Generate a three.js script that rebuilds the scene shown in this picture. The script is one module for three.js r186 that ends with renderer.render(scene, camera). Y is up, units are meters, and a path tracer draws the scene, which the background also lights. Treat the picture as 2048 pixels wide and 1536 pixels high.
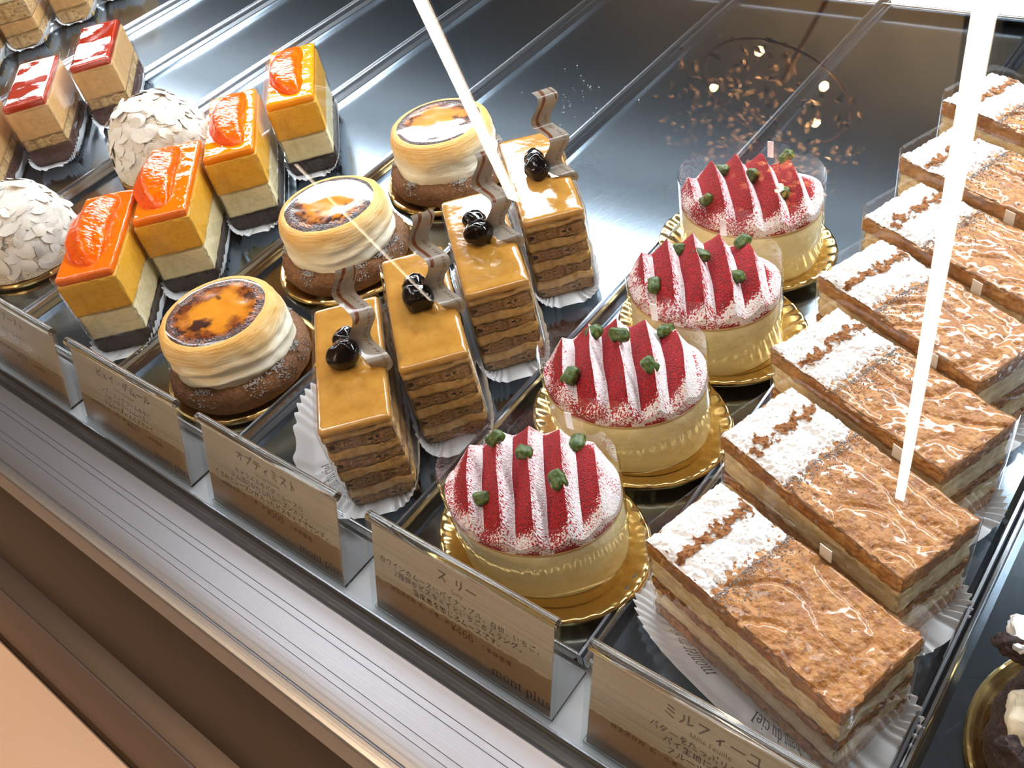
import * as THREE from 'three';
import { ImprovedNoise } from 'three/addons/math/ImprovedNoise.js';
import { mergeGeometries, mergeVertices, toCreasedNormals } from 'three/addons/utils/BufferGeometryUtils.js';
import { RoundedBoxGeometry } from 'three/addons/geometries/RoundedBoxGeometry.js';
import { RectAreaLightUniformsLib } from 'three/addons/lights/RectAreaLightUniformsLib.js';

// ------------------------------------------------------------------ camera, lights, exposure
RectAreaLightUniformsLib.init();
const scene = new THREE.Scene();
scene.background = new THREE.Color(0x000000);
const renderer = new THREE.WebGLRenderer({ antialias: true });
renderer.toneMapping = THREE.LinearToneMapping;
renderer.toneMappingExposure = 1.0;
renderer.shadowMap.enabled = true;
const FOCAL = 1845.65;                                   // pixels on a 2048 x 1536 frame
const camera = new THREE.PerspectiveCamera(2 * Math.atan(768 / FOCAL) * 180 / Math.PI, 2048 / 1536, 0.01, 50);
camera.position.set(0, 0.37, 0);
camera.quaternion.setFromRotationMatrix(new THREE.Matrix4().makeBasis(
  new THREE.Vector3(0.77991715, -0.18431169, -0.59812912),
  new THREE.Vector3(-0.32683215, 0.69507633, -0.64035119),
  new THREE.Vector3(0.5337696, 0.6949087, 0.48186296)));
scene.add(camera);
const CASE_LIGHT = 22, CASE_COLOR = new THREE.Color(0.90, 0.96, 1.0);      // cool LED strip inside the case
const ROOM_LIGHT = 26, ROOM_COLOR = new THREE.Color(1.0, 0.80, 0.60);      // warm ceiling strips of the shop

const FILL_PANEL_LIGHT = 6;                                                     // unseen fill panels added above the case

// ------------------------------------------------------------------ helpers
const V3 = (x, y, z) => new THREE.Vector3(x, y, z);
const R = (d) => d * Math.PI / 180;
const perlin = new ImprovedNoise();
const noise = (x, y = 0, z = 0) => perlin.noise(x + 31.7, y + 17.3, z + 5.9);
const fbm = (x, y, z = 0, o = 4) => { let s = 0, a = 0.5, f = 1; for (let i = 0; i < o; i++) { s += a * noise(x * f, y * f, z * f + i * 7.1); a *= 0.5; f *= 2.03; } return s; };
const clamp = (x, a = 0, b = 1) => Math.min(b, Math.max(a, x));
const lerp = (a, b, t) => a + (b - a) * t;
const smooth = (a, b, x) => { const t = clamp((x - a) / (b - a)); return t * t * (3 - 2 * t); };
let seedState = 1;
const seed = (n) => { seedState = (n * 2654435761 + 12345) >>> 0; };
const rnd = (a = 1, b) => { seedState = (Math.imul(seedState, 1664525) + 1013904223) >>> 0; const u = seedState / 4294967296; return b === undefined ? u * a : a + (b - a) * u; };
const used = new Map();
const numbered = (n) => { const k = used.get(n) || 0; used.set(n, k + 1); return k ? n + '_' + String(k).padStart(3, '0') : n; };
function shade(o) { o.castShadow = true; o.receiveShadow = true; return o; }
function part(name, geo, mat, parent, label) {
  const m = shade(new THREE.Mesh(geo, mat)); m.name = name; parent.add(m);
  if (label) m.userData.label = label;
  return m;
}
function thing(name, label, category, [x, y, z] = [0, 0, 0], turn = 0, group) {
  const g = new THREE.Group(); g.name = numbered(name); scene.add(g);
  g.position.set(x, y, z); g.rotation.y = turn;
  g.userData = { label, category }; if (group) g.userData.group = group;
  return g;
}
function solo(name, label, category, geo, mat, pos = [0, 0, 0], turn = 0, group) {
  const m = shade(new THREE.Mesh(geo, mat)); m.name = numbered(name); scene.add(m);
  m.position.set(...pos); m.rotation.y = turn; m.userData = { label, category }; if (group) m.userData.group = group;
  return m;
}
function structure(name, geo, mat, pos = [0, 0, 0]) {
  const m = shade(new THREE.Mesh(geo, mat)); m.name = name; m.position.set(...pos); m.userData.kind = 'structure'; scene.add(m); return m;
}
function tex(w, h, fn, color = true, wrap = THREE.MirroredRepeatWrapping) {
  const d = new Uint8Array(w * h * 4);
  for (let y = 0; y < h; y++) for (let x = 0; x < w; x++) {
    const c = fn((x + 0.5) / w, (y + 0.5) / h, x, y), i = (y * w + x) * 4;
    if (typeof c === 'number') d[i] = d[i + 1] = d[i + 2] = clamp(c) * 255; else { d[i] = clamp(c[0], 0, 255); d[i + 1] = clamp(c[1], 0, 255); d[i + 2] = clamp(c[2], 0, 255); }
    d[i + 3] = 255;
  }
  const t = new THREE.DataTexture(d, w, h); t.wrapS = t.wrapT = wrap; t.magFilter = THREE.LinearFilter; t.minFilter = THREE.LinearMipmapLinearFilter;
  if (color) t.colorSpace = THREE.SRGBColorSpace;
  t.needsUpdate = true; return t;
}
function canvasTex(w, h, draw, color = true) {
  const c = document.createElement('canvas'); c.width = w; c.height = h; draw(c.getContext('2d'), w, h);
  const t = new THREE.CanvasTexture(c); if (color) t.colorSpace = THREE.SRGBColorSpace; return t;
}
const mix3 = (a, b, t) => [lerp(a[0], b[0], t), lerp(a[1], b[1], t), lerp(a[2], b[2], t)];
const TILE = 0.05;                                       // textures tile every 5 cm
// uv in tiles, projected along the dominant axis of the normal
function boxUV(g) {
  const p = g.attributes.position, n = g.attributes.normal, uv = new Float32Array(p.count * 2);
  for (let i = 0; i < p.count; i++) {
    const ax = Math.abs(n.getX(i)), ay = Math.abs(n.getY(i)), az = Math.abs(n.getZ(i));
    const [u, v] = ay > ax && ay > az ? [p.getX(i), p.getZ(i)] : ax > az ? [p.getZ(i) + 0.013, p.getY(i)] : [p.getX(i) + 0.007, p.getY(i)];
    uv[i * 2] = u / TILE; uv[i * 2 + 1] = v / TILE;
  }
  g.setAttribute('uv', new THREE.BufferAttribute(uv, 2)); return g;
}
function strip(g) { for (const k of Object.keys(g.attributes)) if (!['position', 'normal', 'uv'].includes(k)) g.deleteAttribute(k); return g; }
// a box with rounded edges, finely divided, its faces pushed about by fn(p, n) => distance along n
function softBox(w, h, d, r, cell, fn) {
  const div = (s) => Math.max(2, Math.round(s / cell));
  let g = new THREE.BoxGeometry(w, h, d, div(w), div(h), div(d));
  g.deleteAttribute('uv'); g.deleteAttribute('normal'); g = mergeVertices(g, 1e-6);
  const p = g.attributes.position, q = V3(0, 0, 0), c = V3(0, 0, 0);
  for (let i = 0; i < p.count; i++) {
    q.fromBufferAttribute(p, i);
    c.set(clamp(q.x, -w / 2 + r, w / 2 - r), clamp(q.y, -h / 2 + r, h / 2 - r), clamp(q.z, -d / 2 + r, d / 2 - r));
    const n = q.clone().sub(c); if (n.lengthSq() < 1e-14) { n.set(Math.abs(q.x) / w, Math.abs(q.y) / h, Math.abs(q.z) / d); } n.normalize();
    q.copy(c).addScaledVector(n, r);
    if (fn) q.addScaledVector(n, fn(q, n));
    p.setXYZ(i, q.x, q.y, q.z);
  }
  g.computeVertexNormals(); return boxUV(g);
}
// wavy boundaries between stacked layers: layer i meets layer i + 1 on the same wave
function wavy(g, i, amp, f, first, last) {
  g.computeBoundingBox(); const { min, max } = g.boundingBox, p = g.attributes.position, w = (x, z, k) => amp * fbm(x * f + k * 5.3, z * f, k * 2.9, 3);
  for (let k = 0; k < p.count; k++) { const x = p.getX(k), y = p.getY(k), z = p.getZ(k), t = (y - min.y) / (max.y - min.y); p.setY(k, y + lerp(first ? 0 : w(x, z, i), last ? 0 : w(x, z, i + 1), t)); }
  g.computeVertexNormals(); return g;
}
// a surface over a (u, v) grid
function grid(nu, nv, fn, closedU = false) {
  const pos = [], uv = [], idx = [];
  for (let j = 0; j <= nv; j++) for (let i = 0; i <= nu; i++) { const p = fn(i / nu, j / nv); pos.push(p[0], p[1], p[2]); uv.push(p[3] ?? i / nu, p[4] ?? j / nv); }
  for (let j = 0; j < nv; j++) for (let i = 0; i < nu; i++) { const a = j * (nu + 1) + i, b = a + 1, c = a + nu + 1, d = c + 1; idx.push(a, c, b, b, c, d); }
  const g = new THREE.BufferGeometry(); g.setAttribute('position', new THREE.Float32BufferAttribute(pos, 3)); g.setAttribute('uv', new THREE.Float32BufferAttribute(uv, 2)); g.setIndex(idx);
  g.computeVertexNormals();
  if (closedU) { const n = g.attributes.normal; for (let j = 0; j <= nv; j++) { const a = j * (nu + 1), b = a + nu; const s = V3(n.getX(a) + n.getX(b), n.getY(a) + n.getY(b), n.getZ(a) + n.getZ(b)).normalize(); n.setXYZ(a, s.x, s.y, s.z); n.setXYZ(b, s.x, s.y, s.z); } }
  return g;
}
// outline of a rounded rectangle, n points, returns [x, z]
function roundRect(t, L, W, r) {
  const sx = L - 2 * r, sz = W - 2 * r, q = Math.PI * r / 2, tot = 2 * (sx + sz) + 4 * q; let s = ((t % 1) + 1) % 1 * tot;
  const seg = [[sx, (k) => [-sx / 2 + k, W / 2]], [q, (k) => [sx / 2 + r * Math.sin(k / r), W / 2 - r + r * Math.cos(k / r)]], [sz, (k) => [L / 2, sz / 2 - k]], [q, (k) => [L / 2 - r + r * Math.cos(k / r), -sz / 2 - r * Math.sin(k / r)]],
    [sx, (k) => [sx / 2 - k, -W / 2]], [q, (k) => [-sx / 2 - r * Math.sin(k / r), -W / 2 + r - r * Math.cos(k / r)]], [sz, (k) => [-L / 2, -sz / 2 + k]], [q, (k) => [-L / 2 + r - r * Math.cos(k / r), sz / 2 + r * Math.sin(k / r)]]];
  for (const [len, f] of seg) { if (s <= len) return f(s); s -= len; }
  return [-sx / 2, W / 2];
}
const place = (g, x = 0, y = 0, z = 0, rx = 0, ry = 0, rz = 0, s = 1) => { g.applyMatrix4(new THREE.Matrix4().compose(V3(x, y, z), new THREE.Quaternion().setFromEuler(new THREE.Euler(rx, ry, rz)), typeof s === 'number' ? V3(s, s, s) : V3(...s))); return g; };
const bx = (w, h, d, x, y, z) => new THREE.BoxGeometry(w, h, d).translate(x, y, z);

// ------------------------------------------------------------------ materials
const std = (o) => new THREE.MeshStandardMaterial(o), phy = (o) => new THREE.MeshPhysicalMaterial(o);
const scratchTex = canvasTex(1024, 1024, (c, w, h) => {
  c.fillStyle = '#7a7a7a'; c.fillRect(0, 0, w, h); seed(11);
  for (let i = 0; i < 2600; i++) { const x = rnd(w), y = rnd(h), a = rnd() < 0.7 ? rnd(-0.25, 0.25) + 1.2 : rnd(6.3), l = rnd(20, 190), k = rnd(6, 40); c.strokeStyle = rnd() < 0.5 ? `rgba(160,160,160,${k / 100})` : `rgba(80,80,80,${k / 100})`; c.lineWidth = rnd(0.6, 1.6); c.beginPath(); c.moveTo(x, y); c.quadraticCurveTo(x + Math.cos(a) * l / 2 + rnd(-6, 6), y + Math.sin(a) * l / 2 + rnd(-6, 6), x + Math.cos(a) * l, y + Math.sin(a) * l); c.stroke(); }
}, false);
scratchTex.wrapS = scratchTex.wrapT = THREE.MirroredRepeatWrapping;
const M = {};
M.steel = std({ color: 0x808d98, metalness: 1, roughness: 0.33, roughnessMap: scratchTex, bumpMap: scratchTex, bumpScale: 0.00009 });
M.steelRim = std({ color: 0xa9aeb4, metalness: 1, roughness: 0.22 });
M.ledge = std({ color: 0xb9bcbf, roughness: 0.42, metalness: 0.2 });
M.alu = phy({ color: 0xb4b5bb, metalness: 1, roughness: 0.38, bumpScale: 0.00003, bumpMap: tex(8, 1024, (u, v) => 0.5 + 0.5 * noise(v * 400, 3) + 0.2 * noise(v * 90, 9), false, THREE.RepeatWrapping) });
M.aluDark = std({ color: 0x5d524d, metalness: 0.85, roughness: 0.42 });
M.seal = std({ color: 0x2a2320, roughness: 0.45 });
M.beige = std({ color: 0xeec6a2, roughness: 0.38 });
M.glass = phy({ color: 0xffffff, roughness: 0, transmission: 1, ior: 1.52, thickness: 0 });
M.film = phy({ color: 0xfdfdfd, roughness: 0.03, transmission: 1, ior: 1.42, thickness: 0 });
M.acrylic = phy({ color: 0xfafdfd, roughness: 0.02, transmission: 1, ior: 1.49, thickness: 0 });
M.acrylicSolid = phy({ color: 0xffffff, roughness: 0.03, transmission: 1, ior: 1.49, thickness: 0.003 });
M.gold = std({ color: 0xdcbc7c, metalness: 1, roughness: 0.2 });
M.tape = std({ color: 0xf1f1ef, roughness: 0.5 });
M.dark = std({ color: 0x241f1d, roughness: 0.6 });
M.casePanel = std({ color: 0x2b2826, roughness: 0.5 });
M.darkGlass = std({ color: 0x17181a, roughness: 0.25 });
M.paper = (map) => phy({ map, roughness: 0.85, transmission: 0.22, thickness: 0, side: THREE.DoubleSide });

// food
const bumpFine = tex(256, 256, (u, v) => 0.5 + 0.9 * fbm(u * 30, v * 30, 2, 4), false);
const bumpCoarse = tex(256, 256, (u, v) => 0.5 + 1.0 * fbm(u * 9, v * 9, 4, 5), false);
const grainMap = (base, dark, light, f = 22, k = 0.8, spots = 0, spotColor = [40, 26, 20]) => tex(512, 512, (u, v) => {
  const a = fbm(u * f, v * f, 1.3, 5), b = fbm(u * f * 0.3, v * f * 0.3, 8.1, 3);
  let c = mix3(base, a > 0 ? light : dark, clamp(Math.abs(a) * 2.2 * k)); c = mix3(c, dark, clamp(b * 1.2 * k));
  if (spots) { const s = fbm(u * 13, v * 22, 6.6, 3) - (0.36 - spots); if (s > 0) c = mix3(c, spotColor, clamp(s * 16)); }
  return c;
});
M.caramelGlaze = phy({ map: grainMap([190, 138, 60], [164, 114, 44], [206, 158, 80], 9, 0.5), roughness: 0.12, clearcoat: 1, clearcoatRoughness: 0.04, bumpMap: bumpCoarse, bumpScale: 0.00012 });
M.sponge = std({ map: grainMap([168, 130, 90], [134, 98, 68], [198, 160, 114], 28, 0.9, 0.15, [66, 50, 46]), roughness: 0.9, bumpMap: bumpFine, bumpScale: 0.0011 });
M.caramelCream = std({ map: grainMap([206, 166, 104], [176, 130, 72], [224, 190, 132], 18, 0.6), roughness: 0.55, bumpMap: bumpFine, bumpScale: 0.0004 });
M.berry = phy({ color: 0x0c0607, roughness: 0.10, bumpMap: bumpCoarse, bumpScale: 0.0003 });
M.mango = std({ map: grainMap([238, 178, 52], [214, 146, 30], [246, 196, 84], 16, 0.45), roughness: 0.5, bumpMap: bumpFine, bumpScale: 0.00025 });
M.vanilla = std({ map: grainMap([238, 224, 178], [214, 194, 140], [247, 238, 206], 16, 0.5), roughness: 0.55, bumpMap: bumpFine, bumpScale: 0.0004 });
M.cocoa = std({ map: grainMap([54, 38, 36], [30, 20, 20], [84, 60, 54], 26, 0.9), roughness: 0.85, bumpMap: bumpFine, bumpScale: 0.0009 });
M.jelly = [0xee6c00, 0xf07200, 0xf78800, 0xfd9a00].map((color) => phy({ color, roughness: 0.05, specularIntensity: 0.8, bumpMap: bumpCoarse, bumpScale: 0.0002 }));
M.mandarin = phy({ map: grainMap([244, 98, 0], [234, 74, 0], [250, 124, 4], 6, 0.8), roughness: 0.06, specularIntensity: 0.7, bumpMap: bumpCoarse, bumpScale: 0.00035 });
M.redGlaze = phy({ color: 0xb5310f, roughness: 0.03, clearcoat: 1, clearcoatRoughness: 0.0, bumpMap: bumpCoarse, bumpScale: 0.00005 });
M.latte = std({ map: grainMap([222, 176, 116], [198, 146, 88], [234, 196, 142], 14, 0.45), roughness: 0.55, bumpMap: bumpFine, bumpScale: 0.0003 });
M.chocolate = std({ map: grainMap([88, 56, 48], [58, 36, 32], [112, 78, 66], 20, 0.6), roughness: 0.6, bumpMap: bumpFine, bumpScale: 0.0004 });
M.paleSponge = std({ map: grainMap([214, 178, 124], [150, 112, 70], [232, 206, 160], 16, 0.8, 0.03, [120, 84, 56]), roughness: 0.8, bumpMap: bumpFine, bumpScale: 0.0008 });
M.whiteGlaze = phy({ map: grainMap([244, 226, 180], [230, 200, 140], [250, 240, 214], 10, 0.4), roughness: 0.08, clearcoat: 1, clearcoatRoughness: 0.03 });
M.cream = std({ map: grainMap([243, 236, 214], [232, 220, 186], [250, 247, 234], 8, 0.5), roughness: 0.6, bumpMap: bumpCoarse, bumpScale: 0.0005 });
M.whiteCream = std({ color: 0xf6f1ee, roughness: 0.6, bumpMap: bumpFine, bumpScale: 0.0002 });
M.mousse = std({ map: grainMap([240, 226, 176], [224, 204, 146], [248, 238, 204], 7, 0.55), roughness: 0.5, bumpMap: bumpCoarse, bumpScale: 0.0005 });
M.tart = std({ map: grainMap([124, 84, 52], [92, 58, 34], [154, 112, 74], 22, 0.7), roughness: 0.75, bumpMap: bumpFine, bumpScale: 0.0006 });
M.sugar = std({ color: 0xf0efef, roughness: 0.95, bumpMap: bumpFine, bumpScale: 0.0006 });
M.cinnamon = std({ map: grainMap([148, 98, 58], [112, 70, 38], [178, 128, 80], 30, 0.9), roughness: 0.95 });
M.puffTop = phy({ map: tex(1024, 1024, (u, v) => {
  const a = fbm(u * 9, v * 9, 1.1, 5), b = fbm(u * 26, v * 26, 3.7, 4), e = fbm(u * 4, v * 4, 9.2, 3);
  let c = mix3([168, 110, 50], [196, 144, 80], clamp(0.35 + a * 1.3)); c = mix3(c, [118, 70, 30], clamp(b * 1.7)); c = mix3(c, [142, 88, 50], clamp(e * 1.5)); return c; }),
roughness: 0.5, clearcoat: 0.5, clearcoatRoughness: 0.06, bumpMap: tex(512, 512, (u, v) => 0.5 + 0.7 * fbm(u * 11, v * 11, 5.5, 5), false), bumpScale: 0.0016 });
M.puffSide = std({ map: grainMap([176, 118, 62], [124, 76, 36], [206, 154, 92], 24, 0.9), roughness: 0.8, bumpMap: bumpFine, bumpScale: 0.0012 });
M.custard = std({ map: tex(512, 512, (u, v) => { const a = fbm(u * 5, v * 16, 2.2, 4), b = fbm(u * 20, v * 34, 6.1, 4); return mix3(mix3([216, 190, 142], [238, 222, 186], clamp(0.5 + a * 1.6)), [176, 134, 84], clamp(b * 1.1 - 0.05)); }), roughness: 0.6, bumpMap: bumpCoarse, bumpScale: 0.0008 });
M.pistachio = phy({ map: grainMap([70, 96, 34], [34, 46, 16], [138, 156, 70], 40, 1.0), roughness: 0.45 });
M.almond = std({ map: grainMap([249, 245, 238], [232, 216, 190], [254, 253, 251], 20, 0.6), roughness: 0.9, bumpMap: bumpFine, bumpScale: 0.00025 });
M.dome = std({ map: grainMap([246, 238, 222], [218, 190, 146], [252, 249, 243], 24, 0.8), roughness: 0.9, bumpMap: bumpFine, bumpScale: 0.001 });

// ------------------------------------------------------------------ the shop room (seen only as reflections and warm light)
const plaster = std({ map: grainMap([148, 128, 110], [138, 118, 100], [156, 137, 119], 6, 0.4), roughness: 0.9 });
const ceilingMat = std({ color: 0xa89c90, roughness: 0.9 });
structure('floor', bx(8.4, 0.1, 8.6, 0, 0, 0), std({ color: 0x5b4636, roughness: 0.5 }), [-1.5, -0.95, 2.1]);
structure('ceiling', bx(8.4, 0.1, 8.6, 0, 0, 0), ceilingMat, [-1.5, 1.75, 2.1]);
structure('wall_left', bx(0.1, 2.6, 8.6, 0, 0, 0), plaster, [-5.65, 0.4, 2.1]);
structure('wall_right', bx(0.1, 2.6, 8.6, 0, 0, 0), plaster, [2.65, 0.4, 2.1]);
structure('wall_front', bx(8.4, 2.6, 0.1, 0, 0, 0), plaster, [-1.5, 0.4, 6.35]);
structure('wall_back', bx(8.4, 2.6, 0.1, 0, 0, 0), plaster, [-1.5, 0.4, -2.15]);
function stripLamp(label, x0, z0, x1, z1, y, w, power) {
  const len = Math.hypot(x1 - x0, z1 - z0), g = thing('ceiling_strip_light', label, 'ceiling light', [(x0 + x1) / 2, y, (z0 + z1) / 2], Math.atan2(x1 - x0, z1 - z0), 'warm ceiling strip lights');
  part('housing', bx(w + 0.03, 0.04, len + 0.03, 0, 0.028, 0), M.dark, g);
  part('diffuser', bx(w, 0.012, len, 0, 0.006, 0), std({ color: 0xffffff, emissive: ROOM_COLOR, emissiveIntensity: power * 0.5, roughness: 0.5 }), g);
  const l = new THREE.RectAreaLight(ROOM_COLOR, power, w, len); l.position.set(0, -0.003, 0); l.rotation.x = -Math.PI / 2; l.name = 'strip_glow'; g.add(l);
  return g;
}
stripLamp('warm ceiling strip mirrored as the bright streak over the mille-feuilles', -0.50, 0.95, -0.90, 5.2, 1.6, 0.05, ROOM_LIGHT);
stripLamp('warm ceiling strip mirrored as the streak ending at the caramel slices', -2.28, 1.15, -2.58, 2.75, 1.6, 0.055, ROOM_LIGHT);
stripLamp('thin dim ceiling strip mirrored over the middle cream tart', -4.45, 3.1, -4.42, 4.8, 1.6, 0.025, ROOM_LIGHT * 0.25);
for (const [x, label] of [[-1.35, 'added cool fill panel above the case, brightens the front rail'], [-0.25, 'added cool fill panel above the near end of the case']]) {  // added fill lights out of view, give the rail its cool sheen
  const g = thing('added_panel_light', label, 'ceiling light', [x, 1.69, -0.28], 0, 'added cool fill panels above the case'), c = new THREE.Color(0.93, 0.95, 1.0);
  part('frame', bx(0.66, 0.02, 0.46, 0, 0.006, 0), std({ color: 0xdddddd, roughness: 0.6 }), g);
  part('diffuser', bx(0.6, 0.008, 0.4, 0, -0.007, 0), std({ color: 0xffffff, emissive: c, emissiveIntensity: FILL_PANEL_LIGHT * 0.5 }), g);
  const l = new THREE.RectAreaLight(c, FILL_PANEL_LIGHT, 0.6, 0.4); l.position.set(0, -0.013, 0); l.rotation.x = -Math.PI / 2; l.name = 'panel_glow'; g.add(l);
}
{
  const ch = thing('chandelier', 'crystal chandelier mirrored as brown sparkles behind the raspberry cakes', 'chandelier', [-0.84, 1.22, 1.18]);
  const brass = std({ color: 0x8a6236, metalness: 1, roughness: 0.3 }), crystal = phy({ color: 0xe0b890, metalness: 0.8, roughness: 0.2 });
  part('ring', place(new THREE.TorusGeometry(0.17, 0.0025, 8, 40), 0, 0.04, 0, Math.PI / 2), brass, ch);
  part('rod', new THREE.CylinderGeometry(0.006, 0.006, 0.42, 8).translate(0, 0.28, 0), brass, ch);
  const drop = new THREE.OctahedronGeometry(0.0085).scale(0.7, 1.4, 0.7); seed(5);
  for (let i = 0; i < 290; i++) { const a = rnd(6.283), r = 0.23 * Math.sqrt(rnd()), y = -0.10 + rnd(0.16) - r * 0.2; const d = part('crystal_drop', drop, crystal, ch); d.position.set(Math.cos(a) * r, y, Math.sin(a) * r); d.rotation.set(rnd(3), rnd(3), rnd(3)); }
  for (const [x, y, z] of [[0.09, 0.03, 0.06], [-0.02, 0.05, -0.12], [0.05, -0.1, 0.14], [-0.17, 0.06, 0.04], [0.13, 0.02, -0.08]]) {
    const b = part('bulb', new THREE.SphereGeometry(0.008, 12, 8).scale(1, 1.5, 1), std({ color: 0xffffff, emissive: new THREE.Color(1, 0.72, 0.42), emissiveIntensity: 30 }), ch); b.position.set(x, y, z);
    const l = new THREE.PointLight(new THREE.Color(1, 0.72, 0.42), 0.9); l.shadow.radius = 0.4; l.position.set(x, y, z); l.castShadow = true; l.name = 'bulb_glow'; ch.add(l);
  }
}

// ------------------------------------------------------------------ the display case
const X0 = -2.75, X1 = 0.62, XC = (X0 + X1) / 2, XL = X1 - X0;
const kase = thing('display_case', 'long refrigerated pastry case with brushed aluminium front rail and sloping glass', 'display case', [XC, 0, 0]);
function extrudeX(profile, len) {                        // profile as [z, y] points, closed
  const s = new THREE.Shape(profile.map(([z, y]) => new THREE.Vector2(-z, y)));
  return toCreasedNormals(new THREE.ExtrudeGeometry(s, { depth: len, bevelEnabled: false, steps: 1 }).rotateY(Math.PI / 2).translate(-len / 2, 0, 0), 0.5);
}
{
  // brushed rail with shallow grooves along its sloping face
  const f = (k) => [lerp(-0.0905, -0.0556, k), lerp(0.0118, 0.0044, k)], face = [];
  for (const k of [0.265, 0.36, 0.64, 0.74]) { const [z, y] = f(k); face.push([z - 0.0003, y + 0.00006], [z - 0.00015, y - 0.0008], [z + 0.00015, y - 0.0008], [z + 0.0003, y - 0.00006]); }
  const nose = []; for (let i = 0; i <= 8; i++) { const a = i / 8 * R(62); nose.push([-0.0556 + 0.0012 + 0.011 * Math.sin(a), 0.0044 - 0.0128 * (1 - Math.cos(a)) * 1.6 - 0.0008]); }
  const rail = [[-0.0905, 0.004], [-0.0905, 0.0112], [-0.0899, 0.0119], ...face, [-0.0558, 0.0044], [-0.0554, 0.0030], [-0.0550, 0.0030], [-0.0546, 0.0040], ...nose, [-0.0475, -0.0140], [-0.060, -0.0140], [-0.0905, -0.006]];
  const g = extrudeX(rail, XL); const p = g.attributes.position, uv = g.attributes.uv;
  for (let i = 0; i < p.count; i++) uv.setXY(i, p.getX(i) * 2, (p.getZ(i) * 0.95 - p.getY(i) * 0.3) / 0.04);
  part('front_rail', g, M.alu, kase, 'brushed aluminium rail with fine grooves');
  part('glass_channel', extrudeX([[-0.1, -0.006], [-0.1, 0.0112], [-0.0996, 0.012], [-0.0988, 0.012], [-0.0984, 0.0112], [-0.0984, 0.0035], [-0.0905, 0.0035], [-0.0905, -0.006]], XL), M.steelRim, kase);
  part('channel_seal', extrudeX([[-0.0984, 0.0035], [-0.0984, 0.0072], [-0.0952, 0.0078], [-0.0938, 0.0078], [-0.0905, 0.0072], [-0.0905, 0.0035]], XL), M.seal, kase, 'dark rubber seal');
  part('front_recess', extrudeX([[-0.0495, -0.0096], [-0.047, -0.0105], [-0.0183, -0.0500], [-0.0178, -0.0514], [-0.006, -0.0546], [-0.0051, -0.0552], [-0.0051, -0.062], [-0.03, -0.09], [-0.0495, -0.09]], XL), M.aluDark, kase, 'dark bronze metal recess');
  part('lower_trim', extrudeX([[-0.03, -0.0620], [-0.0035, -0.0585], [-0.0015, -0.0600], [0.0128, -0.0860], [0.0134, -0.0885], [0.0134, -0.1], [-0.03, -0.1]], XL), std({ color: 0x6a5a52, metalness: 0.5, roughness: 0.5 }), kase);
  part('counter_ledge', extrudeX([[0.0165, -0.0905], [0.0172, -0.0894], [0.0185, -0.089], [0.165, -0.089], [0.168, -0.092], [0.168, -0.118], [0.0165, -0.118]], XL), M.beige, kase, 'glossy peach counter ledge');
  part('front_panel', bx(XL, 0.78, 0.02, 0, -0.50, 0.0), M.casePanel, kase);
  part('deck', bx(XL, 0.012, 0.72, 0, -0.0115, -0.455), M.ledge, kase, 'pale grey metal deck');
  part('back_panel', bx(XL, 0.52, 0.012, 0, 0.225, -0.93), M.darkGlass, kase);
  part('side_panel', bx(0.012, 0.52, 0.5, -XL / 2, 0.225, -0.67), M.casePanel, kase);
  part('side_panel', bx(0.012, 0.52, 0.5, XL / 2, 0.225, -0.67), M.casePanel, kase);
  part('roof_panel', bx(XL, 0.012, 0.54, 0, 0.482, -0.664), M.casePanel, kase);
  const al = R(34), len = 0.53;
  part('front_glass', place(bx(XL, len, 0.005, 0, len / 2, 0), 0, 0.008, -0.0945, -al), M.glass, kase, 'sloping clear front glass');
}
{
  const lamp = new THREE.Group(); lamp.name = 'led_strip'; lamp.userData.label = 'cool white LED strip'; lamp.position.set(0, 0.455, -0.79); lamp.rotation.x = -R(18); kase.add(lamp);
  part('housing', bx(XL - 0.12, 0.02, 0.14, 0, 0.012, 0), M.casePanel, lamp);
  part('diffuser', bx(XL - 0.16, 0.006, 0.115, 0, 0.0, 0), std({ color: 0xffffff, emissive: CASE_COLOR, emissiveIntensity: CASE_LIGHT * 0.4 }), lamp);
  const l = new THREE.RectAreaLight(CASE_COLOR, CASE_LIGHT, XL - 0.16, 0.115); l.position.set(0, -0.005, 0); l.rotation.x = -Math.PI / 2; l.name = 'led_glow'; lamp.add(l);
}
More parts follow.
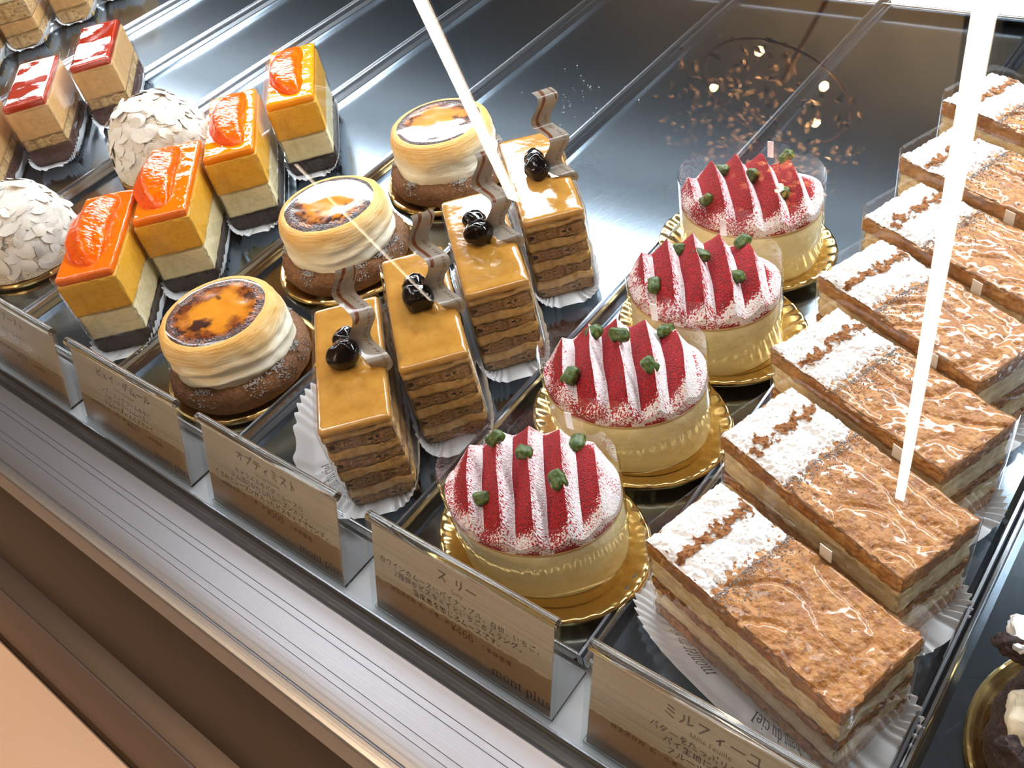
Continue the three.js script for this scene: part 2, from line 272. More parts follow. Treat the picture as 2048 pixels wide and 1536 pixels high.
// stainless trays side by side
const TRAY_FRONT = -0.134, TRAY_BACK = -0.757, SEAMS = [0.102, -0.024, -0.150, -0.270, -0.397, -0.524, -0.650, -0.776, -0.902, -1.028, -1.154, -1.28];
const trayNames = ['under the dusted chocolate cake at the corner', 'under the row of mille-feuilles', 'under the row of raspberry cream ovals', 'under the row of caramel slices', 'under the row of caramelised cream tarts', 'under the row of mandarin slices', 'under the almond domes', 'under the red glazed slices', 'between the red glazed slices and the pale slices', 'under the pale layered slices', 'beyond the pale layered slices'];
for (let i = 0; i < SEAMS.length - 1; i++) {
  const w = SEAMS[i] - SEAMS[i + 1] - 0.0006, d = TRAY_FRONT - TRAY_BACK, g = thing('steel_tray', 'scratched stainless steel tray ' + trayNames[i], 'tray', [(SEAMS[i] + SEAMS[i + 1]) / 2, -0.0055, (TRAY_FRONT + TRAY_BACK) / 2], 0, 'stainless trays lining the case');
  const fl = new THREE.BoxGeometry(w - 0.003, 0.0011, d - 0.004, 1, 1, 1).translate(0, 0.0045, 0); const p = fl.attributes.position, uv = new Float32Array(p.count * 2);
  for (let k = 0; k < p.count; k++) { uv[k * 2] = (p.getX(k) + i * 0.37) / 0.25; uv[k * 2 + 1] = (p.getZ(k) + i * 0.21) / 0.25; } fl.setAttribute('uv', new THREE.BufferAttribute(uv, 2));
  part('tray_floor', fl, M.steel, g);
  const H = 0.0115, sideL = (s) => { const sh = new THREE.Shape(); const q = [[0, 0.0035], [0, H], [0.0006, H + 0.0012], [0.0018, H + 0.0014], [0.0027, H + 0.0004], [0.0032, 0.0085], [0.0052, 0.0056], [0.0052, 0.0035]]; q.forEach(([a, b], k) => k ? sh.lineTo(a, b) : sh.moveTo(a, b)); const e = new THREE.ExtrudeGeometry(sh, { depth: d, bevelEnabled: false }).translate(-w / 2, 0, -d / 2); if (s > 0) e.rotateY(Math.PI); return toCreasedNormals(e, 0.6); };
  part('side_rim', sideL(-1), M.steelRim, g); part('side_rim', sideL(1), M.steelRim, g);
  part('back_rim', toCreasedNormals(new RoundedBoxGeometry(w - 0.004, 0.0016, 0.016, 2, 0.0007).rotateX(-0.42).translate(0, 0.0092, -d / 2 + 0.0074), 0.5), M.steelRim, g);
  part('front_rim', new RoundedBoxGeometry(w - 0.004, 0.0075, 0.0024, 2, 0.001).translate(0, 0.0075, d / 2 - 0.0012), M.steelRim, g);
}

// ------------------------------------------------------------------ Japanese lettering drawn as pen strokes on a 10 x 10 cell
const DAK = ' 7182 8091', MARU = ' 8190928190';
const GLYPH = { 'ス': '228229 5689', 'リ': '3236 717659', 'ー': '1595', 'オ': '1393 6169 6327', 'フ': '228239', 'テ': '2282 1494 545639', 'ィ': '7437 5559', 'イ': '8125 5459', 'ミ': '3172 3475 2779', 'ト': '4149 4477', 'ヒ': '313888 8335', 'ュ': '346447 2787', 'ユ': '227278 1898', '・': '5565', 'タ': '4116 428239 3566', 'ム': '512888 6699', 'ル': '323619 616896', 'キ': '2383 1696 4169', 'ャ': '258366 4259', 'ラ': '3171 248449', 'メ': '8118 3377', 'の': '5348272452847859', 'ハ': '4218 6289', 'に': '2229 5383 5898', '酒': '1122 1324 1928 4191 4494 4949 9499 4454 4797 6164 7174', 'ひ': '13422639687396', 'た': '1363 3119 5585 5899', 'し': '31386997', 'レ': '313995', 'ン': '1234 1993', '入': '415319 5399', 'り': '3236 717659', '。': '2737382827', 'く': '713579', 'る': '22822764975948', 'み': '2262281696 8479', 'と': '3144 83363899', 'か': '136359 3119 7386', 'っ': '25758759', 'て': '1292555889', 'サ': '1393 3136 717659', '白': '2383892923 2686 5143', 'ワ': '2522827649', 'ナ': '1393 515629', 'ッ': '2436 5456 8459', '、': '2739', '桃': '1343 3139 3416 616649 818898 5465 9384', 'い': '222748 7386', 'ち': '1383 5136758749', 'こ': '3272 263888', '種': '4112 1444 3229 3517 5292 7179 5494975754 5999', '類': '1444 3148 2243 4234 1848 6191 6393 6595 6797 6367 9397', 'ク': '4115 428239', '温': '1122 1324 1928 4181844441 36969939 5659 7679', '度': '5051 1292 2219 3484 4346 7376 4676 3787 8739 4799', '差': '3142 7162 2383 2484 1595 5355 4519 4787 6769 3999', 'を': '2282 51255467 84474989', '感': '1282 1216 3353 3454553534 6196 8366 2729 474979 6768 8798', 'す': '1393 616647456559', '本': '1393 5159 5317 5397 3777', '体': '3115 2429 4393 6169 6337 6397 5787', '価': '3115 2429 3292 4494994944 5259 7279', '格': '1343 3139 3416 6154 629256 6396 5797995957', '特': '1343 2129 1645 5393 7175 5595 5696 8689 6768', '定': '5051 14129294 3474 5459 5686 3629 2799', '原': '1191 2119 4383864643 4484 6669 4738 8798', '材': '1343 3139 3416 5393 7179 7457', '料': '3139 1454 1223 5243 3418 6273 6475 5796 8189', '乳': '5112 1324 4344 155536 3639 1757 71799997', '小': '5159 3417 7497', '麦': '2282 5154 2383 1494 4527 468629 4699', '卵': '41131746 424719 2435 629297 6269 7485', 'ふ': '4263 5457 2619 8699', '使': '3115 2429 4292 4494964644 616739 5799', '用': '222719 228289 2484 2686 5259', '生': '3114 2393 5159 2686 1999', '地': '1444 2228 1847 459396 7177 52599998', 'ツ': '2335 5254 8349', 'シ': '1233 1435 1994', '中': '2383862623 5159', 'う': '4252 2585 8749' };
const VOICED = { 'プ': ['フ', 1], 'ピ': ['ヒ', 1], 'ダ': ['タ', 0], 'バ': ['ハ', 0], 'パ': ['ハ', 1], 'ズ': ['ス', 0], 'が': ['か', 0], 'ビ': ['ヒ', 0], 'で': ['て', 0], 'ド': ['ト', 0], 'ご': ['こ', 0], 'グ': ['ク', 0], 'じ': ['し', 0], 'ブ': ['フ', 0], 'ぷ': ['ふ', 1] };
function write(c, text, x, y, size, weight = 0.085, centre = false) {
  const widths = [...text].map((k) => (GLYPH[k] || VOICED[k]) ? size : k === ' ' ? size * 0.45 : size * 0.58);
  if (centre) x -= widths.reduce((a, b) => a + b, 0) / 2;
  c.lineCap = 'round'; c.lineJoin = 'round';
  [...text].forEach((k, i) => {
    const v = VOICED[k], s = v ? GLYPH[v[0]] + (v[1] ? MARU : DAK) : GLYPH[k];
    if (s) { c.lineWidth = size * weight; for (const st of s.split(' ')) { c.beginPath(); for (let q = 0; q + 1 < st.length; q += 2) c[q ? 'lineTo' : 'moveTo'](x + (+st[q]) * size * 0.095, y + (+st[q + 1]) * size * 0.095); c.stroke(); } }
    else if (k !== ' ') { c.font = `${size * 0.95}px sans-serif`; c.textAlign = 'left'; c.textBaseline = 'alphabetic'; c.fillText(k, x, y + size * 0.86); }
    x += widths[i];
  });
}
function cardTex(d, sd) {
  return canvasTex(1100, 560, (c, w, h) => {
    seed(sd); c.fillStyle = '#beac9b'; c.fillRect(0, 0, w, h);
    const edge = h * 0.62; c.fillStyle = '#9a7b60'; c.beginPath(); c.moveTo(0, edge); for (let x = 0; x <= w; x += 22) c.lineTo(x, edge + rnd(-7, 7) - x * 0.02); c.lineTo(w, h); c.lineTo(0, h); c.fill();
    c.strokeStyle = 'rgba(214,198,178,0.6)'; c.lineWidth = 3; c.beginPath(); for (let x = 0; x <= w; x += 22) c.lineTo(x, edge - 8 + rnd(-5, 5) - x * 0.02); c.stroke();
    for (let i = 0; i < 2600; i++) { c.fillStyle = rnd() < 0.6 ? `rgba(80,52,34,${rnd(0.05, 0.35)})` : `rgba(232,214,192,${rnd(0.05, 0.3)})`; c.fillRect(rnd(w), rnd(h), rnd(1, 5), rnd(1, 4)); }
    for (let i = 0; i < 70; i++) { c.strokeStyle = `rgba(120,92,66,${rnd(0.04, 0.14)})`; c.lineWidth = rnd(1, 7); const y = rnd(h); c.beginPath(); c.moveTo(0, y); c.lineTo(w, y + rnd(-20, 20)); c.stroke(); }
    c.strokeStyle = c.fillStyle = '#4a2a1c'; write(c, d.title, w * 0.5, 56, 72, 0.11, true);
    c.fillStyle = '#5d4032'; c.font = '34px sans-serif'; c.textAlign = 'center'; c.fillText(d.latin, w * 0.5, 166); c.textAlign = 'left';
    c.strokeStyle = c.fillStyle = '#43281c'; d.lines.forEach((l, i) => write(c, l, w * 0.5, 184 + i * 48, 44, 0.095, true));
    c.strokeStyle = c.fillStyle = '#3e2112'; c.font = '66px sans-serif'; if (d.price) c.fillText('¥' + d.price, w * 0.46, 396);
    c.strokeStyle = c.fillStyle = '#4a2a18'; if (d.price) write(c, '(本体価格', w * 0.64, 362, 38, 0.09);
    write(c, '特定原材料:乳・小麦・卵', w * 0.10, 346, 34, 0.085);
    c.fillStyle = '#2e160a'; c.font = '72px serif'; c.fillText('mont plus', w * 0.69, 512);
  });
}
const cards = [
  { x0: -0.655, x1: -0.537, title: 'シブースト', latin: '', lines: ['クリームの中に', 'ラムレーズン'], price: '476', label: 'kraft price card at the left edge of the picture', hold: 'acrylic card holder at the left edge of the picture' },
  { x0: -0.519, x1: -0.406, title: 'ピュイ・ダムール', latin: "Puits d'amour", lines: ['シブーストクリームの中に', 'バタークリームムース。', 'ラムレーズンとビスキュイ'], price: '437', label: 'kraft price card reading 437 yen in front of the mandarin slices', hold: 'acrylic card holder in front of the mandarin slices' },
  { x0: -0.386, x1: -0.277, title: 'オプティミスト', latin: 'Un Optimiste', lines: ['キャラメルのバタームースに', 'ラム酒にひたしたレーズン入り。', 'くるみとレーズンが入ったビスキュイでサンド。'], price: '500', label: 'kraft price card reading 500 yen by the caramelised cream tart', hold: 'acrylic card holder between the cream tart and the rail' },
  { x0: -0.256, x1: -0.149, title: 'ス リー', latin: 'Sully', lines: ['白ワインのムースにパイナップル、白桃、いちご。', '2種類のビスキュイといちごのムラング。', '温度差を感じるムースです。'], price: '466', label: 'kraft price card reading 466 yen before the raspberry cream cakes', hold: 'acrylic card holder in front of the nearest raspberry oval' },
  { x0: -0.133, x1: -0.026, title: 'ミルフィーユ', latin: 'Mille Feuille', lines: ['バターをたっぷり使用した', 'パイ生地にクレーム', 'フルーツをサンド'], price: '', label: 'kraft name card before the nearest mille-feuille', hold: 'acrylic card holder before the nearest mille-feuille' },
];
cards.forEach((d, i) => {
  const w = d.x1 - d.x0, hgt = 0.0565, lean = R(-18.5), cx = (d.x0 + d.x1) / 2;
  const h = thing('card_holder', d.hold, 'card holder', [cx, -0.0052, -0.1056], 0, 'acrylic card holders behind the rail');
  const lay = (g) => place(g, 0, 0, 0, lean);
  part('front_sheet', lay(bx(w, hgt, 0.0012, 0, hgt / 2, 0)), M.acrylic, h);
  part('rear_sheet', lay(bx(w, hgt, 0.0012, 0, hgt / 2, -0.0036)), M.acrylic, h);
  part('top_fold', lay(place(new THREE.CylinderGeometry(0.0026, 0.0026, w, 14), 0, hgt + 0.0004, -0.0018, 0, 0, Math.PI / 2)), M.acrylicSolid, h, 'bright rounded acrylic top edge');
  part('foot', bx(w, 0.0016, 0.026, 0, 0.0008, -0.0145), M.acrylicSolid, h);
  const paper = new THREE.BoxGeometry(w - 0.003, hgt - 0.003, 0.0004);
  const tm = cardTex(d, 70 + i), mats = [1, 1, 1, 1, 0, 1].map((k) => k ? std({ color: 0xa88c70, roughness: 0.9 }) : std({ map: tm, roughness: 0.7 }));
  const pc = solo('price_card', d.label, 'price card', paper, mats, [cx, -0.0052, -0.1056], 0, 'kraft cards in the acrylic holders');
  pc.geometry = lay(paper.translate(0, hgt / 2 + 0.0002, -0.0018));
});

// ------------------------------------------------------------------ paper liners and gold boards
const linerTex = canvasTex(2048, 128, (c, w, h) => {
  c.fillStyle = '#eceff2'; c.fillRect(0, 0, w, h); c.fillStyle = '#56565c'; c.font = 'italic 44px serif'; c.textBaseline = 'middle';
  for (let k = 0; k < 4; k++) { c.save(); c.translate(30 + k * 512, h * 0.62); c.fillText('monter au plus haut du ciel', 0, 0, 440); c.restore(); }
});
linerTex.wrapS = THREE.RepeatWrapping;
M.liner = M.paper(linerTex);
// local x = long axis (towards the customer), -z = the picture's right side of a slice
function linerGeo(aF, aB, bL, bR, up = 0.010, n = 84, sq = 0.5) {
  const one = (k, s) => { const a = k * 2 * Math.PI, ca = Math.cos(a), sa = Math.sin(a), ax = ca > 0 ? aF : aB, bz = sa > 0 ? bL : bR;
    const fl = Math.cos(a * n / 2) * smooth(0.5, 1, s), e = 1 + 0.012 * fl, rise = up * smooth(0.82, 1, s) * (0.25 + 0.75 * Math.abs(sa));
    return [Math.sign(ca) * Math.pow(Math.abs(ca), sq) * ax * s * e, 0.0005 + rise + 0.0013 * (1 + fl) * smooth(0.5, 1, s), Math.sign(sa) * Math.pow(Math.abs(sa), sq) * bz * s * e, k, (s - 0.5) / 0.5]; };
  return grid(n * 4, 10, (u, v) => one(u, lerp(0.02, 1, Math.pow(v, 0.7))), true);
}
const liners = { narrow: linerGeo(0.0635, 0.058, 0.0232, 0.0232, 0.011, 84, 0.42), wideLeft: linerGeo(0.060, 0.057, 0.047, 0.0228, 0.010, 84, 0.62), mille: linerGeo(0.060, 0.059, 0.0265, 0.0265, 0.009, 96, 0.5), milleFront: linerGeo(0.062, 0.064, 0.036, 0.029, 0.008, 96, 0.6) };
const BASE = 0.0002;                                     // top of the tray floors
function liner(x, z, th, kind, label) { return solo('paper_liner', label, 'paper liner', liners[kind], M.liner, [x, BASE, z], -R(th), 'fluted white paper liners'); }
function roundBoard(x, z, r, label) {
  const prof = [[0.0002, 0.0012], [r * 0.86, 0.0012], [r * 0.9, 0.0016], [r * 0.935, 0.0034], [r * 0.965, 0.0042], [r * 0.985, 0.0040], [r, 0.0028], [r, 0.0012], [r * 0.97, 0.0002], [0.0002, 0.0002]].map(([a, b]) => new THREE.Vector2(a, b));
  return solo('gold_board', label, 'cake board', toCreasedNormals(new THREE.LatheGeometry(prof.reverse(), 72), 0.9), M.gold, [x, BASE, z], 0, 'gold card boards');
}
function ovalBoard(x, z, th, label) {
  const a = 0.056, b = 0.0445, rows = [[0.02, 0.0014, 0], [0.70, 0.0014, 0], [0.76, 0.0020, 0.3], [0.84, 0.0062, 1], [0.93, 0.0078, 1], [0.965, 0.0086, 0.5], [0.99, 0.0080, 0.2], [1.0, 0.0062, 0.2], [0.985, 0.0050, 0.2]];
  const g = grid(288, rows.length - 1, (u, v) => { const [s, y, w] = rows[Math.round(v * (rows.length - 1))], t = u * 2 * Math.PI, f = Math.cos(t * 34) * w; return [Math.cos(t) * a * (s + 0.008 * f), y + 0.0005 * f, -Math.sin(t) * b * (s + 0.008 * f)]; }, true);
  const bot = new THREE.CylinderGeometry(1, 1, 0.001, 64).scale(a * 0.72, 1, b * 0.72).translate(0, 0.0007, 0);
  const o = thing('gold_board', label, 'cake board', [x, BASE, z], -R(th), 'gold card boards');
  part('fluted_rim', g, M.gold, o); part('base', bot, M.gold, o); return o;
}
// clear film around a slice; top edge dips in a little
function filmGeo(L, W, r, y0, y1, n = 72) { return grid(n, 3, (u, v) => { const [x, z] = roundRect(u, L, W, r); return [x, lerp(y0, y1, v) + (v > 0.9 ? 0.0006 * noise(u * 9, L * 99) : 0), z]; }, true); }

// ------------------------------------------------------------------ caramel slices with raisins, berries and a ribbon
const ribbonTex = canvasTex(512, 128, (c, w, h) => {
  c.fillStyle = '#989085'; c.fillRect(0, 0, w, h); c.strokeStyle = '#6e4026'; c.lineWidth = 20; c.beginPath(); c.moveTo(w, 52); c.bezierCurveTo(w * 0.8, 10, w * 0.7, 70, w * 0.48, 20); c.stroke();
  c.lineWidth = 9; c.beginPath(); c.moveTo(w, 104); c.lineTo(w * 0.86, 118); c.stroke();
  c.fillStyle = '#4e3f36'; c.font = '30px sans-serif'; c.fillText('monter au plus près du ciel', 12, 104);
});
M.ribbon = phy({ map: ribbonTex, roughness: 0.25, metalness: 0.0, clearcoat: 0.8, side: THREE.DoubleSide });
const CH = 0.060, CL = 0.097, CW = 0.0365;
const caramelLayers = []; {
  const hs = [['sponge_layer', 0.0078], ['cream_layer', 0.0058], ['sponge_layer', 0.0085], ['cream_layer', 0.0060], ['sponge_layer', 0.0088], ['cream_layer', 0.0058], ['sponge_layer', 0.0078], ['cream_layer', 0.0040]];
  let y = 0.0012; hs.forEach(([n, h], i) => { const sp = n[0] === 's'; caramelLayers.push([n, wavy(softBox(CL - (sp ? 0.0012 : 0), h + 0.0006, CW - (sp ? 0.0012 : 0), 0.0012, 0.0015, (p, nn) => Math.abs(nn.y) > 0.8 ? 0 : fbm(p.x * 260 + i * 3, p.y * 320, p.z * 260, 3) * (sp ? 0.0026 : 0.0012)).translate(0, y + h / 2, 0), i, 0.0052, 75, i === 0), sp]); y += h; });
  caramelLayers.top = y;
}
const caramelGlazeGeo = softBox(CL + 0.0006, CH - caramelLayers.top + 0.0008, CW + 0.0006, 0.0026, 0.0016, (p, n) => fbm(p.x * 60, p.y * 60, p.z * 60, 2) * 0.0004).translate(0, (CH + caramelLayers.top) / 2, 0);
const caramelFilm = filmGeo(CL + 0.0026, CW + 0.0026, 0.003, 0.002, CH + 0.0012);
function ribbonGeo(k) {
  const S = V3(0.012, CH - 0.002, -0.0135), dir = V3(-0.50, 0.86, 0.05).normalize(), wd = V3(0.12, 0.04, -0.97); wd.addScaledVector(dir, -wd.dot(dir)).normalize(); const nn = V3(0, 0, 0).crossVectors(wd, dir);
  return grid(6, 60, (u, v) => { const s = v * 0.055, a = 0.0046 * Math.sin(v * 4.4 * Math.PI + 0.6 + k * 0.4) * smooth(0, 0.12, v), lat = 0.0042 * Math.sin(v * 4.4 * Math.PI + 0.4 + k * 0.4), cut = v < 0.1 ? (u - 0.5) * 0.0045 * (1 - v / 0.1) : 0;
    const p = S.clone().addScaledVector(dir, s - cut).addScaledVector(nn, a).addScaledVector(wd, (u - 0.5) * 0.0122 * (v < 0.04 ? 0.55 + v * 11 : 1) + lat); return [p.x, p.y, p.z, v, 1 - u]; });
}
const berryGeo = softBox(0.0125, 0.0105, 0.0115, 0.0050, 0.0009, (p) => fbm(p.x * 150, p.y * 150, p.z * 150, 2) * 0.0022);
function caramel(x, z, th, k, label, lk, linerLabel) {
  const g = thing('caramel_slice', label, 'cake', [x, BASE + 0.0006, z], -R(th), 'caramel slices');
  for (const [n, geo, sp] of caramelLayers) part(n, geo, sp ? M.sponge : M.caramelCream, g);
  part('caramel_glaze', caramelGlazeGeo, M.caramelGlaze, g, 'glossy amber glaze');
  seed(200 + k);
  for (const [bxx, bz, s] of [[0.0020, 0.0015, 1.36], [-0.0115, 0.0012, 1.05]]) { const b = part('dark_berry', berryGeo, M.berry, g, 'glossy dark rum-soaked berry'); b.position.set(bxx + rnd(-0.0015, 0.0015), CH + 0.0042 * s, bz + rnd(-0.001, 0.001)); b.rotation.set(rnd(-0.4, 0.4), rnd(6), rnd(-0.4, 0.4)); b.scale.setScalar(s * rnd(0.95, 1.08)); }
  part('ribbon_pick', ribbonGeo(k), M.ribbon, g, 'wavy grey ribbon with brown stripe');
  part('film_wrap', caramelFilm, M.film, g, 'clear plastic film');
  liner(x, z, th, lk, linerLabel);
}
caramel(-0.3266, -0.1889, 42.5, 0, 'caramel layer slice nearest the price cards, two dark berries and a ribbon', 'wideLeft', 'fluted paper liner spread wide under the nearest caramel slice');
caramel(-0.3206, -0.2404, 41.2, 1, 'second caramel layer slice from the price cards', 'narrow', 'paper liner under the second caramel slice from the cards');
caramel(-0.3259, -0.3007, 41.5, 2, 'third caramel layer slice from the price cards', 'narrow', 'paper liner under the third caramel slice from the cards');
caramel(-0.3344, -0.3683, 43.5, 3, 'caramel layer slice furthest back, white glare on its glaze', 'narrow', 'paper liner under the furthest caramel slice');

// ------------------------------------------------------------------ mandarin slices
const ML = 0.098, MW = 0.0385;
const mandarinLayers = [
  ['cocoa_base', softBox(ML, 0.0125, MW, 0.0012, 0.0014, (p, n) => fbm(p.x * 300, p.y * 300, p.z * 300, 3) * 0.0018).translate(0, 0.0075, 0), M.cocoa],
  ['vanilla_layer', softBox(ML - 0.0008, 0.0205, MW - 0.0008, 0.0012, 0.0016, (p, n) => fbm(p.x * 120, p.y * 120, p.z * 120, 3) * 0.0008).translate(0, 0.0235, 0), M.vanilla],
  ['mango_layer', softBox(ML + 0.0008, 0.0255, MW + 0.0008, 0.0018, 0.0016, (p) => fbm(p.x * 90, p.y * 90, p.z * 90, 2) * 0.0005).translate(0, 0.0462, 0), M.mango]];
const jellyGeo = (k) => softBox(ML - 0.0006, 0.0062, MW - 0.0006, 0.0028, 0.0016, (p, n) => n.y > 0.3 ? 0.0012 * fbm(p.x * 50 + k, p.z * 50, 1, 3) : 0).translate(0, 0.0610, 0);
function segmentGeo(k) {                                 // a curved citrus segment under jelly
  return grid(28, 40, (u, v) => { const t = (v - 0.5) * 2, a = u * 2 * Math.PI, w = Math.sqrt(Math.max(0, 1 - Math.pow(Math.abs(t), 2.6))), bend = -0.008 * t * t + 0.0050 + 0.004 * Math.sin(k * 2);
    const rip = 1 + 0.08 * Math.sin(a * 5 + k) + 0.16 * fbm(t * 3 + k * 5, Math.cos(a) * 1.5, Math.sin(a) * 1.5, 3);
    return [t * 0.043 - 0.002, 0.0618 + Math.sin(a) * 0.0102 * w * rip + (1 - t * t) * 0.0014, bend + Math.cos(a) * 0.0140 * w * rip, u * 2, v * 3]; }, true);
}
const mandarinFilm = filmGeo(ML + 0.0026, MW + 0.0022, 0.003, 0.002, 0.0665);
function mandarin(x, z, th, k, label, linerLabel) {
  const g = thing('mandarin_slice', label, 'cake', [x, BASE + 0.0006, z], -R(th), 'mandarin slices');
  for (const [n, geo, m] of mandarinLayers) part(n, geo, m, g);
  part('orange_jelly', jellyGeo(k * 3.3), M.jelly[k], g, 'glossy orange jelly');
  part('mandarin_segment', segmentGeo(k), M.mandarin, g, 'glossy mandarin segment');
  part('film_wrap', mandarinFilm, M.film, g, 'clear plastic film');
  liner(x, z, th, 'narrow', linerLabel);
}
mandarin(-0.5765, -0.1955, 45, 0, 'mandarin slice nearest the price cards, bright orange jelly top', 'paper liner under the nearest mandarin slice');
mandarin(-0.5825, -0.2602, 44.5, 1, 'second mandarin slice from the price cards', 'paper liner under the second mandarin slice from the cards');
mandarin(-0.5984, -0.3327, 42, 2, 'third mandarin slice from the price cards', 'paper liner under the third mandarin slice from the cards');
mandarin(-0.6097, -0.4063, 43.5, 3, 'mandarin slice furthest back in its row', 'paper liner under the furthest mandarin slice');

// ------------------------------------------------------------------ red glazed slices and pale slices
const redLayers = [
  ['chocolate_base', softBox(0.096, 0.0165, 0.0385, 0.0012, 0.002, (p) => fbm(p.x * 160, p.y * 160, p.z * 160, 3) * 0.0008).translate(0, 0.0095, 0), M.chocolate],
  ['sponge_layer', softBox(0.0955, 0.0105, 0.038, 0.0012, 0.0018, (p) => fbm(p.x * 220, p.y * 220, p.z * 220, 3) * 0.0012).translate(0, 0.0225, 0), M.paleSponge],
  ['coffee_cream', softBox(0.0965, 0.0275, 0.039, 0.0014, 0.002, (p) => fbm(p.x * 90, p.y * 90, p.z * 90, 2) * 0.0004).translate(0, 0.0408, 0), M.latte]];
const redTop = softBox(0.0955, 0.0072, 0.038, 0.0030, 0.0016, (p, n) => n.y > 0.3 ? 0.0009 * fbm(p.x * 30, p.z * 30, 3, 2) : 0).translate(0, 0.0572, 0);
const redFilm = filmGeo(0.1, 0.0425, 0.003, 0.002, 0.063);
function redSlice(x, z, th, label, linerLabel) {
  const g = thing('red_glazed_slice', label, 'cake', [x, BASE + 0.0006, z], -R(th), 'red glazed slices');
  for (const [n, geo, m] of redLayers) part(n, geo, m, g);
  part('red_glaze', redTop, M.redGlaze, g, 'mirror-like red glaze'); part('film_wrap', redFilm, M.film, g, 'clear plastic film');
  liner(x, z, th, 'narrow', linerLabel);
}
redSlice(-0.8747, -0.3173, 39.4, 'red glazed slice beside the furthest almond dome, white glare on top', 'paper liner under the middle red glazed slice');
redSlice(-0.8789, -0.3907, 40.1, 'red glazed slice furthest back, white glare on top', 'paper liner under the furthest red glazed slice');
redSlice(-0.868, -0.2450, 40, 'red glazed slice cut off by the left edge of the picture', 'paper liner under the red slice at the picture edge');
const paleLayers = [['sponge_base', softBox(0.096, 0.016, 0.04, 0.0015, 0.002, (p) => fbm(p.x * 240, p.y * 240, p.z * 240, 3) * 0.002).translate(0, 0.0092, 0), M.paleSponge], ['cream_layer', softBox(0.096, 0.014, 0.04, 0.0015, 0.002, (p) => fbm(p.x * 120, p.y * 120, p.z * 120, 2) * 0.001).translate(0, 0.024, 0), M.latte], ['sponge_layer', softBox(0.0955, 0.022, 0.0395, 0.0015, 0.002, (p) => fbm(p.x * 240, p.y * 240, p.z * 240, 3) * 0.002).translate(0, 0.0415, 0), M.paleSponge]];
const paleTop = softBox(0.097, 0.007, 0.041, 0.002, 0.0018, (p, n) => fbm(p.x * 160, p.y * 160, p.z * 160, 3) * 0.0016).translate(0, 0.0555, 0);
function paleSlice(x, z, th, label, linerLabel) {
  const g = thing('pale_layered_slice', label, 'cake', [x, BASE + 0.0006, z], -R(th), 'pale layered slices');
  for (const [n, geo, m] of paleLayers) part(n, geo, m, g);
  part('cream_top', paleTop, M.whiteGlaze, g); part('film_wrap', redFilm, M.film, g, 'clear plastic film');
  liner(x, z, th, 'narrow', linerLabel);
}
paleSlice(-1.170, -0.462, 40, 'pale layered slice nearest the picture corner, glaring white top', 'paper liner under the pale slice at the corner');
paleSlice(-1.168, -0.528, 40, 'pale layered slice behind the red glazed slices, second of its row', 'paper liner under the second pale slice');
paleSlice(-1.172, -0.594, 40, 'pale layered slice cut off by the top edge of the picture', 'paper liner under the pale slice at the top edge');
paleSlice(-1.165, -0.396, 40, 'pale layered slice showing only its base at the left edge', 'paper liner under the pale slice at the left edge');

// ------------------------------------------------------------------ almond domes
const flakes = [0, 1, 2].map((k) => grid(10, 3, (u, v) => { const a = u * 2 * Math.PI, s = v * 1.0; return [Math.cos(a) * 0.0094 * s * (1 + 0.18 * Math.cos(a + k)), 0.0008 * s * s * Math.cos(2 * a + k) + 0.0008 - 0.0009 * s * s, Math.sin(a) * 0.0064 * s, u, v]; }, true));
const domeGeo = grid(72, 36, (u, v) => { const a = u * 2 * Math.PI, t = v * Math.PI / 2, r = 0.043 * Math.pow(Math.cos(t), 0.75), y = 0.055 * Math.sin(t) + 0.004, d = 1 + 0.10 * fbm(Math.cos(a) * 3, Math.sin(a) * 3, v * 3, 3); return [Math.cos(a) * r * d, y * (0.96 + 0.04 * d), -Math.sin(a) * r * d, u * 5, v * 2]; }, true);
M.almondSheet = M.almond.clone(); M.almondSheet.side = THREE.DoubleSide;
function almondDome(x, z, turn, label, boardLabel) {
  roundBoard(x, z, 0.0455, boardLabel);
  const g = thing('almond_dome', label, 'cake', [x, BASE + 0.0008, z], turn, 'almond domes'); part('dome', domeGeo, M.dome, g, 'sugar-dusted cream dome');
  seed(Math.round(-x * 1000)); const up = V3(0, 1, 0);
  for (let i = 0; i < 190; i++) {
    const a = rnd(6.283), t = Math.asin(rnd(0.08, 1)), n = V3(Math.cos(a) * Math.cos(t) / 0.043, Math.sin(t) / 0.055, -Math.sin(a) * Math.cos(t) / 0.043).normalize(), r = 0.0435 * Math.pow(Math.cos(t), 0.75);
    const f = part('almond_flake', flakes[i % 3], M.almondSheet, g); f.position.set(Math.cos(a) * r, 0.0555 * Math.sin(t) + 0.0045, -Math.sin(a) * r).addScaledVector(n, -0.0010 + rnd(0.0012));
    f.quaternion.setFromUnitVectors(up, n).multiply(new THREE.Quaternion().setFromEuler(new THREE.Euler(rnd(-0.16, 0.16), rnd(6.283), rnd(-0.16, 0.16))));
  }
}
almondDome(-0.7225, -0.3330, 0.3, 'sugared almond flake dome beside the red glazed slices', 'gold board under the almond dome further back');
almondDome(-0.7240, -0.1930, 2.1, 'sugared almond flake dome nearest the price cards at the left', 'gold board under the nearest almond dome');

